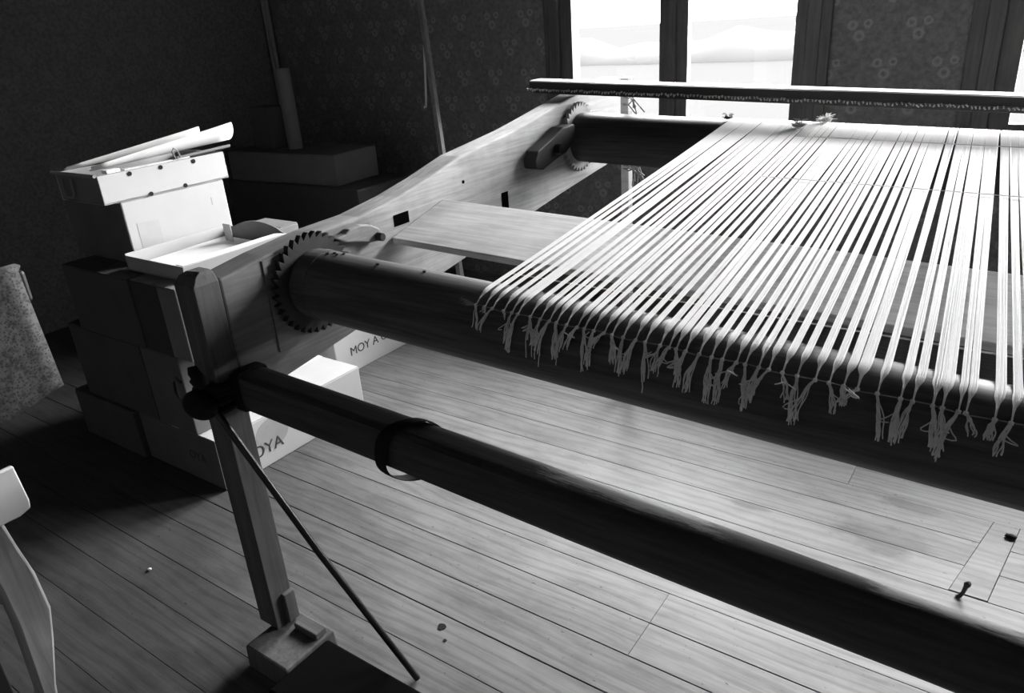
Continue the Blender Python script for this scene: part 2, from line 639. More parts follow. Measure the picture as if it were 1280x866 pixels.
pl, ph = PATCH_X(ya), PATCH_X(yb)
mb = MB().hexa([(pl[0] + .001, ya + .003, -.03), (pl[1] - .001, ya + .003, -.03), (ph[1] - .001, yb - .002, -.03), (ph[0] + .001, yb - .002, -.03)],
               [(pl[0] + .001, ya + .003, .0015), (pl[1] - .001, ya + .003, .0015), (ph[1] - .001, yb - .002, .0015), (ph[0] + .001, yb - .002, .0015)])
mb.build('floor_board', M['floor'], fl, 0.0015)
# knot holes in the boards
for (x, y, r) in ((-1.139, 1.126, 0.012), (-1.10, 1.092, 0.005)):
    mb = MB().loft([[(x + r * math.cos(a) * (1 + 0.2 * math.sin(3 * a)), y + r * math.sin(a), 0.0004 + k * 0.0004) for a in [2 * PI * i / 12 for i in range(12)]] for k in range(2)])
    mb.build('knot', M['rubber'], fl)

# outside: pale ground and a hazy hedge line
struct(MB().box(-160, 160, YB + WT + 0.3, 260, -3.2, -3.0).build('ground_outside', M['field']))
hm = MB()
rings = []
for k in range(61):
    x = -90 + 3.0 * k
    h = 1.9 + 0.5 * math.sin(k * 0.9) + 0.35 * math.sin(k * 2.3 + 1) + R.uniform(-.15, .15)
    dpt = 2.4 + 0.4 * math.sin(k * 1.7)
    y = 70 + 1.5 * math.sin(k * 0.21)
    rings.append([(x, y - dpt * math.cos(a) * (1.0 if q % 2 else 0.93), -3.0 + h * math.sin(a) ** 0.8) for q, a in enumerate([PI * i / 10 for i in range(11)])])
hm.loft(rings)
o = hm.build('hedgerow', M['far_tree'], None, 0, 80, (0, 70, -3.0))
tag(o, 'pale blurred hedgerow far out across the field beyond the window', 'hedge')

# ------------------------------------------------------------------ the loom
XI, XO = -1.454, -1.534           # inner and outer face of the left side rail
XRI, XRO = 1.00, 1.08             # the right rail, beyond the frame
TILT = lambda x: -0.0314 * (x - XI)
loom = thing('tapestry_loom', 'large low tapestry loom strung with white warp between two dark rollers', 'loom', (XI, 0.875, 0.0))

top = [(0.905, 1.021), (1.03, 1.039), (1.185, 1.053), (1.34, 1.057), (1.487, 1.076), (1.62, 1.101), (1.70, 1.120), (1.775, 1.137), (2.05, 1.168), (2.17, 1.186), (2.44, 1.232), (2.62, 1.258), (2.80, 1.268)]
botm = [(2.80, 0.957), (2.35, 0.905), (1.635, 0.809), (0.905, 0.716)]
for (xa, xb, dz) in ((XO, XI, 0.0), (XRI, XRO, TILT(XRI))):
    pr = [(y, z + dz) for y, z in top + botm]
    MB().prism(pr, 0, xa, xb).build('side_rail', M['rail'], loom, 0.006)


def post(xa, xb):
    """front post, square, with a chamfered head"""
    zt = 1.035
    mb = MB()
    rings = []
    for z, s in ((0.07, 0), (zt - 0.015, 0), (zt + 0.004, 0.010), (zt + 0.012, 0.022)):
        lean = 0.0
        rings.append([(xa + s, 0.842 + s, z), (xb - s * 0.6, 0.842 + s * 1.4, z), (xb - s * 0.6, 0.904 - s * 0.3, z), (xa + s, 0.904 - s * 0.3, z)])
    mb.loft(rings)
    return mb


post(-1.528, XI).build('front_post', M['post'], loom, 0.0015)
post(XRI, 1.074).build('front_post', M['post'], loom, 0.004)
# cover strip on the post foot
MB().box(XI - 0.005, XI + 0.014, 0.872, 0.906, 0.075, 0.165).build('post_cleat', M['post'], loom, 0.003)

for xa in (-1.49, 0.98):
    ft = MB().hexa([(xa, .757, 0), (xa + .165, .757, 0), (xa + .165, .925, 0), (xa, .925, 0)], [(xa + .004, .760, .07), (xa + .165, .760, .07), (xa + .165, .92, .07), (xa + .004, .92, .07)]).build('foot_block', M['post'], loom, 0.006)
    MB().box(xa + .07, xa + .155, .868, .905, .068, .088).build('foot_wedge', M['wedge'], ft, 0.003)
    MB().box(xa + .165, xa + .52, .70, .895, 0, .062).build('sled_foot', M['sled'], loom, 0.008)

# legs at the back
for xa in (-1.337, 0.88):
    MB().box(xa, xa + 0.032, 2.585, 2.62, 0, 1.285 + TILT(xa)).build('back_upright', M['raddle'], loom, 0.003)
    MB().box(XI - 0.01 if xa < 0 else xa, xa + 0.02 if xa < 0 else XRI + 0.01, 2.62, 2.66, 1.02 + TILT(xa), 1.06 + TILT(xa)).build('spacer_block', M['roller'], loom, 0.003)

# front beam: square at the left, worn round to the right
rings = []
N = 28
for k in range(15):
    x = XI - 0.02 + (1.02 - XI + 0.02) * k / 14
    u = min(max((x + 1.0) / 0.9, 0.0), 1.0)
    ex = 7.0 * (1 - u) + 2.3 * u
    hy, hz = 0.039 + 0.007 * u, 0.0435 + 0.006 * u
    cy, cz = 0.910 - 0.004 * u, 0.762 + TILT(x) * 1.02 - 0.004 * u
    ring = []
    for i in range(N):
        a = 2 * PI * (i + 0.5) / N
        c, s = math.cos(a), math.sin(a)
        q = (abs(c) ** ex + abs(s) ** ex) ** (-1 / ex)
        ring.append((x, cy + hy * q * c, cz + hz * q * s))
    rings.append(ring)
M['beam'] = m_roller('dark_front_beam_wood', 0.045, 0.075, [(-0.47 - XI, 0.21, 0.045, 0.062, 0.022, 0.776), (0.0 - XI, 0.13, 0.045, 0.062, 0.022, 0.762)], 0.12)
MB().loft(rings).build('front_beam', M['beam'], loom, 0, 40)


# rollers
RF = dict(y=1.150, z=0.940, r=0.086)
RB = dict(y=2.460, z=1.090, r=0.087)


def roller(d, mat, name):
    rings = []
    for k, x in enumerate([XI + 0.02, XI + 0.045, XI + 0.05] + [XI + 0.05 + (XRI - 0.1 - XI) * i / 12 for i in range(1, 12)] + [XRI - 0.05, XRI - 0.02]):
        rr = d['r'] * (0.99 if k in (0,) else 1.0)
        rings.append([(x, d['y'] + rr * math.cos(a) * (1 + 0.004 * math.sin(5 * a + x)), d['z'] + TILT(x) + rr * math.sin(a)) for a in [2 * PI * i / 48 for i in range(48)]])
    o = MB().loft(rings).build(name, mat, loom, 0.004, 40)
    for xa, xb in ((XO - 0.03, XI + 0.02), (XRI - 0.02, XRO + 0.03)):
        MB().tube([(xa, d['y'], d['z'] + TILT(xa)), (xb, d['y'], d['z'] + TILT(xb))], 0.022, 14).build('axle', M['iron'], o, 0, 40)
    return o


rf = roller(RF, M['roller'], 'cloth_roller')
rb = roller(RB, M['roller_back'], 'warp_roller')
# flat hoop and nail heads at the left end of the front roller
MB().loft([[(x, RF['y'] + 0.0875 * math.cos(a), RF['z'] + TILT(x) + 0.0875 * math.sin(a)) for a in [2 * PI * i / 40 for i in range(40)]] for x in (XI + 0.05, XI + 0.075)], True).build('end_hoop', M['roller'], rf, 0, 40)
for i, (x, a) in enumerate(((-1.365, 95), (-1.352, 88), (-1.338, 92), (-1.328, 84), (-1.20, 96), (-1.07, 90))):
    c = Vector((x, RF['y'] + 0.087 * math.cos(rad(a)), RF['z'] + TILT(x) + 0.087 * math.sin(rad(a))))
    nb = MB().loft([[c + Vector((0.004 * math.cos(q), 0.004 * math.sin(q), dz)) for q in [2 * PI * i / 8 for i in range(8)]] for dz in (-0.001, 0.002)])
    nb.build('nail_head', M['iron'], rf)


def ratchet(d, x0, x1, rr, mat):
    n = 36
    prof = []
    for i in range(n):
        a = 2 * PI * i / n
        b_ = 2 * PI * (i + 0.86) / n
        prof.append((d['y'] + rr * math.cos(a), d['z'] + rr * math.sin(a)))
        prof.append((d['y'] + (rr - 0.004) * math.cos(a + 0.045), d['z'] + (rr - 0.004) * math.sin(a + 0.045)))
        prof.append((d['y'] + (rr - 0.016) * math.cos(b_), d['z'] + (rr - 0.016) * math.sin(b_)))
    o = MB().prism(prof, 0, x0, x1).build('ratchet_wheel', mat, loom, 0.001)
    MB().tube([(x0 - 0.012, d['y'], d['z']), (x1 + 0.004, d['y'], d['z'])], 0.05, 20).build('hub', mat, o)
    return o


ratchet(RF, XI + 0.006, XI + 0.022, 0.127, M['ratchet'])
ratchet(RB, XI + 0.006, XI + 0.022, 0.124, M['gear_pale'])

# pawls
def pawl(yz, w0, w1, name, mat, x=XI, th=0.024):
    """flat lever cut to an outline given in the plane of the rail"""
    return MB().prism(yz, 0, x + 0.004, x + 0.004 + th).build(name, mat, loom, 0.004)


p1 = pawl([(1.229, 1.030), (1.262, 1.012), (1.30, 1.004), (1.345, 0.990), (1.376, 0.986), (1.392, 1.000), (1.380, 1.020), (1.352, 1.036), (1.315, 1.044), (1.278, 1.042), (1.262, 1.034)], 0, 0, 'pawl', M['rail'])
MB().tube([(XI + 0.01, 1.370, 1.000), (XI + 0.048, 1.370, 1.000)], [0.012, 0.011], 12).build('pivot_pin', M['ratchet'], p1, 0.002, 40)
# cheek plate the front ratchet runs against
MB().prism([(1.02, 0.80), (1.34, 0.80), (1.383, 0.998), (1.368, 1.052), (1.19, 1.045), (1.02, 1.03)], 0, XI - 0.002, XI + 0.004).build('cheek_plate', M['rail'], loom, 0.001)
p2 = pawl([(2.120, 1.095), (2.102, 1.066), (2.106, 1.040), (2.148, 1.030), (2.19, 1.040), (2.245, 1.052), (2.30, 1.062), (2.37, 1.100), (2.36, 1.150), (2.285, 1.150), (2.21, 1.122)], 0, 0, 'pawl', M['raddle_dark'], XI, 0.05)
MB().tube([(XI + 0.01, 2.235, 1.085), (XI + 0.075, 2.235, 1.085)], 0.018, 12).build('pivot_pin', M['iron'], p2, 0, 40)

# mortise and peg holes in the rail, black blocks in place of their shade
for (y, z, a, b_) in ((1.988, 0.955, 0.018, 0.030), (1.495, 1.015, 0.03, 0.016)):
    MB().box(XI - 0.01, XI + 0.0015, y - a, y + a, z - b_, z + b_).build('mortise_shade', M['shade_black'], loom)
for (y, z) in ((1.78, 1.06), (2.42, 1.17), (2.39, 1.175)):
    MB().tube([(XI - 0.004, y, z), (XI + 0.002, y, z)], 0.005, 8).build('peg_hole_shade', M['shade_black'], loom)

# cross plank lying between the rails under the warp
def pk(y, z, x):
    return (x, y, z + TILT(x))


th = 0.018
a0, a1 = (1.446, 0.973), (1.680, 1.030)
xs0, xs1 = XI + 0.001, XRI
cp = MB().hexa([pk(a0[0] + .004, a0[1] - th, xs0), pk(a0[0] + .004, a0[1] - th, xs1), pk(a1[0] + .004, a1[1] - th, xs1), pk(a1[0] + .004, a1[1] - th, xs0)],
               [pk(a0[0], a0[1], xs0), pk(a0[0], a0[1], xs1), pk(a1[0], a1[1], xs1), pk(a1[0], a1[1], xs0)])
cp.build('cross_plank', M['plank'], loom, 0.003)

# lashing at the joint of post and front beam
lb = MB()
for k in range(4):
    z = 0.735 + k * 0.016
    lb.tube([(-1.491 + 0.052 * math.copysign(abs(math.cos(a)) ** 0.5, math.cos(a)), 0.873 + 0.046 * math.copysign(abs(math.sin(a)) ** 0.5, math.sin(a)), z + 0.006 * math.sin(a + k)) for a in [2 * PI * i / 20 for i in range(21)]], 0.0095, 7)
for k in range(3):
    x = -1.440 + k * 0.010
    lb.tube([(x, 0.910 + 0.0430 * math.copysign(abs(math.cos(a)) ** 0.4, math.cos(a)), 0.762 + 0.0475 * math.copysign(abs(math.sin(a)) ** 0.4, math.sin(a))) for a in [2 * PI * i / 20 for i in range(21)]], 0.004, 7)
lash = lb.build('lashing', M['rubber'], loom, 0, 50)
MB().tube([(-1.455, .812, .80), (-1.475, .806, .835), (-1.480, .808, .845)], [.014, .013, .010], 8).build('knot_end', M['rubber'], lash, 0, 50)
kb = bmesh.new()
bmesh.ops.create_uvsphere(kb, u_segments=18, v_segments=12, radius=1.0)
km = MB()
km.add([(-1.478 + 0.052 * v.co.x, 0.803 + 0.030 * v.co.y, 0.752 + 0.034 * v.co.z) for v in kb.verts], [[q.index for q in f.verts] for f in kb.faces])
kb.free()
km.build('toggle', M['rubber'], lash, 0, 60)
MB().tube([(-1.528, .80, .800), (-1.545, .80, .806), (-1.558, .80, .795), (-1.562, .80, .770), (-1.556, .80, .752), (-1.540, .80, .745), (-1.525, .802, .748)], 0.0035, 6).build('wire_hook', M['iron'], lash, 0, 50)

# ------------------------------------------------------------------ warp
fx = [-0.885, -0.8651, -0.8436, -0.8195, -0.7987, -0.7847, -0.757, -0.7335, -0.7148, -0.6999, -0.6774, -0.6536, -0.6385, -0.6203, -0.5991, -0.5818, -0.5609, -0.5392, -0.5193, -0.493, -0.4761, -0.463, -0.4457, -0.4231, -0.4022, -0.3817, -0.3603, -0.3431, -0.3249, -0.3083, -0.2851, -0.263, -0.2384, -0.2149, -0.1942, -0.1773, -0.1485, -0.1194, -0.1016, -0.0784, -0.0657, -0.0467, -0.035, -0.0023, 0.018, 0.036, 0.06, 0.083]
fw = [0.0105] * 30 + [0.011, 0.011, 0.012, 0.011, 0.0125, 0.017, 0.010, 0.011, 0.011, 0.014, 0.013, 0.0085, 0.0095, 0.012, 0.011, 0.011, 0.011, 0.011]
while fx[-1] < 0.76:                # the warp runs on beyond the frame
    fx.append(fx[-1] + R.uniform(0.017, 0.026))
    fw.append(0.011)
NB = len(fx)
bx = [-0.862 + (x + 0.885) * 0.845 for x in fx]
sm = bx[:]
for _ in range(2):
    sm = [sm[0]] + [(sm[i - 1] + 2 * sm[i] + sm[i + 1]) / 4 for i in range(1, NB - 1)] + [sm[-1]]
bx = [0.35 * a + 0.65 * b_ for a, b_ in zip(bx, sm)]
TA = rad(96.5)


def wrap(d, a, x, r):
    return (x, d['y'] + r * math.cos(a), d['z'] + TILT(x) + r * math.sin(a))


def knot_point(x):
    a = rad(133)
    return Vector(wrap(RF, a, x, RF['r'] + 0.004))


NTH = 10
PB = (bx[-1] - bx[0]) / (NB - 1)
for i in range(NB):
    wl = (bx[i] - bx[i - 1]) if i else PB
    wr = (bx[i + 1] - bx[i]) if i < NB - 1 else PB
    wback = min(0.97 * (wl + wr) / 2, 1.15 * PB)
    bl = MB()
    cx = fx[i] + R.uniform(-0.002, 0.002)
    for k in range(NTH):
        s = (k + 0.5) / NTH - 0.5
        s2 = s + R.uniform(-0.03, 0.03)
        xb, xf = bx[i] + s * wback, fx[i] + s2 * fw[i]
        jit = R.uniform(-0.0006, 0.0014)
        pts = []
        for a in (25, 45, 65, 80, 96.5):
            pts.append(wrap(RB, rad(a), xb, RB['r'] + 0.0016 + jit * 0.5))
        p0 = Vector(wrap(RB, TA, xb, RB['r'] + 0.0016 + jit * 0.5))
        p1 = Vector(wrap(RF, TA, xf, RF['r'] + 0.0016 + jit))
        for q in (0.15, 0.3, 0.45, 0.6, 0.75, 0.88):
            v = p0.lerp(p1, q)
            # the ribbon keeps its front width for half the way, then opens out towards the back roller
            sp_k = (1 - q) ** 1.7
            v.x = (fx[i] + (bx[i] - fx[i]) * (1 - q)) + s * wback * sp_k + s2 * fw[i] * (1 - sp_k)
            v.z += R.uniform(-0.001, 0.001) - 0.002 * math.sin(PI * q)
            pts.append(v)
        for a, c in ((96.5, 1.0), (103, 1.0), (108, 0.92), (112, 0.66), (116, 0.34), (122, 0.18), (134, 0.10)):
            x = xf * c + cx * (1 - c)
            pts.append(wrap(RF, rad(a), x, RF['r'] + 0.0016 + jit + (0.001 if a > 120 else 0)))
        bl.tube(pts, [0.00140] * 8 + [0.00120] * (len(pts) - 13) + [0.0011, 0.0009, 0.0007, 0.0006, 0.0006], 4, False)
    w_ = bl.build('warp_bundle', M['warp'], loom)
    # knot and hanging ends
    kp = knot_point(cx)
    kn = bmesh.new()
    bmesh.ops.create_icosphere(kn, subdivisions=1, radius=0.0042)
    tb = MB().add([kp + v.co for v in kn.verts], [[q.index for q in f.verts] for f in kn.faces])
    kn.free()
    L = R.choice((0.03, 0.045, 0.05, 0.06, 0.065, 0.075)) if i > 3 else (0.045, 0.015, 0.05, 0.012)[i]
    gi = [q for q in range(NB) if q // 3 == i // 3]
    pull = (sum(fx[q] for q in gi) / len(gi) - cx) * 0.55 + R.uniform(-0.006, 0.006)
    ns = R.choice((7, 8, 9, 11)) if i > 3 else 5
    for q in range(ns):
        ll = L * R.uniform(0.85, 1.05)
        if R.random() < 0.03:
            ll *= 1.6
        px = R.uniform(-0.005, 0.005)
        ph, am = R.uniform(0, 6.28), R.uniform(0.0005, 0.0022)
        curl = R.random() < 0.09
        pts = []
        n = 9
        for h in range(n):
            t_ = h / (n - 1)
            arc = ll * t_
            a = rad(133) + arc / (RF['r'] + 0.004)
            x = cx + (pull + px * 1.3) * math.sin(min(t_, 1) * PI / 2) + am * math.sin(ph + 9 * t_)
            rr = RF['r'] + 0.004 + 0.004 * t_ + am
            if a > rad(182):
                over = (a - rad(182)) * (RF['r'] + 0.004)
                p = Vector((x, RF['y'] - rr, RF['z'] + TILT(x) - over))
            else:
                p = Vector(wrap(RF, a, x, rr))
            if curl and t_ > 0.4:
                u = (t_ - 0.4) / 0.6
                p.x += 0.014 * math.sin(u * PI) * (1 if px > 0 else -1)
                p.z += 0.028 * u * u
            pts.append(p)
        tb.tube(pts, 0.0010, 4, False)
    tb.build('thread_ends', M['yarn'], w_)

# knotting cord along the front roller, frayed at its left end
kc = MB()
kc.tube([knot_point(fx[0] - 0.03 + (fx[-1] + 0.1 - fx[0]) * i / 40) + Vector((0, -0.001 * math.sin(i * 1.7), 0.0025 * math.sin(i * 2.1))) for i in range(41)], 0.0010, 5)
kp = knot_point(fx[0])
for q in range(9):
    d = Vector((-R.uniform(0.02, 0.045), R.uniform(-0.006, 0.002), R.uniform(-0.008, 0.016)))
    kc.tube([kp, kp + d * 0.5 + Vector((0, -0.002, R.uniform(-.003, .003))), kp + d], 0.0008, 4)
kc.build('knotting_cord', M['tuft_grey'], loom)


def on_warp(x, t_):
    """point on the warp plane, t_ = 0 at the back roller, 1 at the front"""
    p0 = Vector(wrap(RB, TA, x, RB['r'] + 0.001))
    p1 = Vector(wrap(RF, TA, x, RF['r'] + 0.001))
    return p0.lerp(p1, t_)


# cords laid across the warp
for (t0, t1, xa, xb, r, up) in ((0.943, 0.900, -0.885, 0.75, 0.0014, -0.0022), (0.12, 0.105, -0.62, 0.6, 0.0013, 0.0042), (0.40, 0.385, -0.60, 0.6, 0.0011, 0.004)):
    pts = []
    for i in range(90):
        u = i / 89
        p = on_warp(xa + (xb - xa) * u, t0 + (t1 - t0) * u)
        p.z += up
        pts.append(p)
    MB().tube(pts, r, 5).build('cross_cord', M['warp'], loom)

# cords tied round the back upright
for (zz, n) in ((1.205, 5), (0.97, 11)):
    tc = MB()
    for q in range(n):
        a = R.uniform(-0.02, 0.02)
        tc.tube([(-1.320, 2.575, zz + a), (-1.295, 2.57, zz + a + R.uniform(-.01, .02)), (-1.27 + R.uniform(-.01, .02), 2.565, zz + R.uniform(-.03, .03)), (-1.265 + R.uniform(-.02, .05), 2.56, zz - R.uniform(.02, .09))], 0.0028, 5)
    tc.build('tie_cord', M['tuft_grey'], loom, 0, 50)

# ------------------------------------------------------------------ raddle across the top
rt = lambda x: 1.290 - 0.040 * (x + 1.643)
rd = thing('raddle', 'long white-topped raddle board with small pegs across the back of the loom', 'raddle', (-1.454, 2.45, 1.232))
xa, xb = -1.643, 0.98


def bar(y0, y1, za, zb, x0, x1):
    return MB().hexa([(x0, y0, rt(x0) + za), (x1, y0, rt(x1) + za), (x1, y1, rt(x1) + za), (x0, y1, rt(x0) + za)], [(x0, y0, rt(x0) + zb), (x1, y0, rt(x1) + zb), (x1, y1, rt(x1) + zb), (x0, y1, rt(x0) + zb)])


bar(2.452, 2.53, -0.030, 0.0, xa, xb).build('top_board', M['raddle'], rd, 0.003)
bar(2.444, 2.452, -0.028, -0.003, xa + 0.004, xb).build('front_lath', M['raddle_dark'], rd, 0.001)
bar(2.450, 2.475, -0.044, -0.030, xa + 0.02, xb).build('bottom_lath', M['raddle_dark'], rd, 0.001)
pg = MB()
x = xa
while x < 0.95:
    z = rt(x) - 0.030 + R.uniform(-0.003, 0.003)
    pg.tube([(x, 2.449, z), (x + R.uniform(-.002, .003), 2.438, z + 0.001), (x + R.uniform(0, .006), 2.436, z - 0.004)], 0.0022, 5)
    x += 0.0105 + R.uniform(-.002, .002)
o = pg.build('pegs', M['raddle'], rd)
o['kind'] = 'stuff'

# ------------------------------------------------------------------ things on and around the loom
def tuft(name, label, p, r, mat, n=26, seed=1):
    rr = random.Random(seed)
    mb = MB()
    b = bmesh.new()
    bmesh.ops.create_icosphere(b, subdivisions=2, radius=1)
    mb.add([Vector(p) + Vector((v.co.x * r * 1.3, v.co.y * r, v.co.z * r * 0.55 + r * 0.5)) * rr.uniform(0.75, 1.1) for v in b.verts], [[q.index for q in f.verts] for f in b.faces])
    b.free()
    for q in range(n):
        a, e = rr.uniform(0, 2 * PI), rr.uniform(0, 1.2)
        d = Vector((math.cos(a) * math.cos(e), math.sin(a) * math.cos(e), math.sin(e)))
        c = Vector(p) + Vector((0, 0, r * 0.4))
        mb.tube([c + d * r * 0.6, c + d * r * 1.2 + Vector((rr.uniform(-.3, .3) * r, 0, 0)), c + d * r * 1.5 + Vector((rr.uniform(-.8, .8) * r, rr.uniform(-.5, .5) * r, 0))], r * 0.07, 4)
    o = mb.build(name, mat, None, 0, 0, p)
    return tag(o, label, 'wool')


def at_back(x, a):
    return Vector(wrap(RB, rad(a), x, RB['r'] + 0.003))


tuft('wool_tuft', 'small grey tuft of wool lying on the white warp near the back roller', on_warp(-0.640, 0.05) + Vector((0, 0, 0.003)), 0.015, M['tuft_grey'], 14, 3)
tuft('wool_tuft', 'fluffy white wisp of yarn on the crest of the back roller', at_back(-0.585, 84), 0.015, M['warp'], 40, 5)
tuft('wool_tuft', 'dark knot of yarn at the left edge of the warp on the back roller', at_back(-0.880, 100), 0.012, M['raddle_dark'], 18, 8)

# black strap hung round the front beam
sp_ = [(-0.905, 0.962, 0.765), (-0.917, 0.945, 0.795), (-0.938, 0.915, 0.798), (-0.955, 0.878, 0.795), (-0.966, 0.860, 0.775), (-0.975, 0.858, 0.735), (-0.980, 0.862, 0.700), (-0.972, 0.885, 0.672), (-0.950, 0.915, 0.662), (-0.925, 0.945, 0.672), (-0.908, 0.965, 0.705), (-0.902, 0.968, 0.740)]
m_ = MB()
n = len(sp_)
rings = []
for i in range(n + 1):
    p = Vector(sp_[i % n])
    d = (Vector(sp_[(i + 1) % n]) - Vector(sp_[(i - 1) % n])).normalized()
    cx_ = Vector((1, 0, 0))
    nn = d.cross(cx_).normalized()
    wv_ = nn.cross(d).normalized()
    rings.append([p + wv_ * 0.017 + nn * 0.002, p - wv_ * 0.017 + nn * 0.002, p - wv_ * 0.017 - nn * 0.002, p + wv_ * 0.017 - nn * 0.002])
m_.loft(rings, False)
o = m_.build('strap', M['rubber'], None, 0, 50, (-0.94, 0.91, 0.66))
sb = o.modifiers.new('round', 'SUBSURF')
sb.levels = sb.render_levels = 2
tag(o, 'black strap looped loosely round the dark front beam', 'strap')

# iron rod leaning on the post
o = MB().tube([(-1.440, 0.816, 0.735), (-1.26, 0.880, 0.37), (-1.075, 0.955, 0.005)], 0.0085, 10).build('iron_rod', M['iron'], None, 0, 50, (-1.075, 0.955, 0.0))
tag(o, 'thin dark iron rod leaning on the front post with its foot on the floor', 'rod')

# hook nail in the floor, white chip, dark lump
o = MB().tube([(-0.006, 1.925, 0.002), (0.002, 1.930, 0.006), (0.008, 1.934, 0.018), (0.011, 1.937, 0.034), (0.013, 1.938, 0.042), (0.018, 1.938, 0.050)], [0.005, 0.006, 0.005, 0.006, 0.009, 0.006], 8).build('floor_hook', M['iron'], None, 0, 50, (0.006, 1.935, 0.0))
tag(o, 'small dark iron hook standing in the patched floor board at right', 'hook')
cb = bmesh.new()
bmesh.ops.create_icosphere(cb, subdivisions=1, radius=1)
o = MB().add([(-2.089 + v.co.x * 0.010, 0.838 + v.co.y * 0.006, 0.004 + v.co.z * 0.004 + 0.003 * v.co.x) for v in cb.verts], [[q.index for q in f.verts] for f in cb.faces]).build('plaster_chip', M['chip'], None, 0, 0, (-2.089, 0.838, 0))
tag(o, 'tiny white chip lying alone on the dark floor boards', 'chip')
o = MB().add([(0.095 + v.co.x * 0.018, 2.270 + v.co.y * 0.012, 0.008 + v.co.z * 0.008) for v in cb.verts], [[q.index for q in f.verts] for f in cb.faces]).build('yarn_scrap', M['rubber'], None, 0, 50, (0.095, 2.270, 0))
tag(o, 'dark scrap on the floor beside the patched board', 'scrap')
cb.free()

# pole, hanging cord, pipe
o = MB().hexa([(-2.374, 2.806, 0), (-2.346, 2.806, 0), (-2.346, 2.834, 0), (-2.374, 2.834, 0)], [(-3.234, 3.64, 2.3), (-3.206, 3.64, 2.3), (-3.206, 3.668, 2.3), (-3.234, 3.668, 2.3)]).build('wall_pole', M['pole'], None, 0.002, False, (-2.36, 2.82, 0))
tag(o, 'tall thin wooden pole leaning on the wall behind the loom rail', 'pole')
hc = MB().tube([(-3.10, 3.672, 2.2), (-3.185, 3.675, 1.6), (-3.235, 3.675, 1.08), (-3.237, 3.67, 1.045), (-3.250, 3.665, 1.04)], 0.007, 7)
o = hc.build('hanging_cord', M['paper'], None, 0, 50, (-3.10, 3.672, 2.2))
tag(o, 'thin white cord hanging on the wall left of the pole', 'cord')
o = MB().box(-3.115, -3.085, 3.66, 3.70, 2.185, 2.215).build('peg', M['dark_chair'], None, 0.003)
o.name = 'wall_peg'
tag(o, 'small dark wall peg that the white cord hangs from', 'peg')
o = MB()
for dx in (0.0, 0.036):
    o.tube([(-4.61 + dx, 3.67, 0.0), (-4.61 + dx, 3.67, ZC)], 0.015, 10)
o = o.build('heating_pipe', M['pipe'], None, 0, 50, (-4.61, 3.67, 0))
tag(o, 'pair of painted pipes running up the corner of the room', 'pipe')


# ------------------------------------------------------------------ boxes at the left
def carton(name, label, x0, x1, y0, y1, z0, z1, mat, rot=0.0, flaps=True, tape=None, group=None, cat='box'):
    """closed carton: body shell, four top flaps meeting in the middle, tape"""
    c = ((x0 + x1) / 2, (y0 + y1) / 2, z0)
    t_ = thing(name, label, cat, c, group)
    t_.rotation_euler = (0, 0, rot)
    e = 0.004
    MB().box(x0, x1, y0, y1, z0, z1 - (e if flaps else 0)).build('body', mat, t_, 0.004)
    if flaps:
        ym = (y0 + y1) / 2
        xm = (x0 + x1) / 2
        if (x1 - x0) > (y1 - y0):
            fl_ = ((x0 + .002, x1 - .002, y0 + .001, ym - .0015), (x0 + .002, x1 - .002, ym + .0015, y1 - .001))
        else:
            fl_ = ((x0 + .001, xm - .0015, y0 + .002, y1 - .002), (xm + .0015, x1 - .001, y0 + .002, y1 - .002))
        for a in fl_:
            MB().box(a[0], a[1], a[2], a[3], z1 - e, z1).build('flap', mat, t_, 0.0015)
    if tape:
        if (x1 - x0) > (y1 - y0):
            MB().box(x0 - .0006, x1 + .0006, (y0 + y1) / 2 - .022, (y0 + y1) / 2 + .022, z1 - 0.05, z1 + .0006).build('tape', tape, t_)
        else:
            MB().box((x0 + x1) / 2 - .022, (x0 + x1) / 2 + .022, y0 - .0006, y1 + .0006, z1 - 0.05, z1 + .0006).build('tape', tape, t_)
    return t_


# white lettered box on the floor beside the post
k = carton('cardboard_box', 'long white cardboard box on the floor printed OYA on its side', -2.74, -2.250, 1.24, 1.945, 0, 0.205, M['card_white'], 0, True, M['tape'])
lettering('OYA', 0.068, M['ink'], k, (-2.2488, 1.372, 0.055), (PI / 2, 0, PI / 2))
em = MB().prism([(1.475 + 0.075 * math.cos(a), 0.125 + 0.062 * math.sin(a)) for a in [2 * PI * i / 24 for i in range(24)]], 0, -2.2502, -2.2494)
em.build('printed_emblem', M['ink_soft'], k)
MB().box(-2.739, -2.2505, 1.2388, 1.2405, 0.004, 0.20).build('shaded_end', M['card_mid'], k)  # shade on the front of the white box, put in as duller card
lettering('OYA', 0.05, M['ink'], k, (-2.44, 1.2382, 0.09), (PI / 2, 0, 0))

# second lettered carton further back
k2 = carton('cardboard_box', 'grey white cardboard box with faint lettering on the floor behind the white one', -3.00, -2.575, 2.10, 2.575, 0, 0.30, M['card_white'], 0, True, None)
lettering('MOY A CAM', 0.060, M['ink'], k2, (-2.574, 2.19, 0.085), (PI / 2, 0, PI / 2))

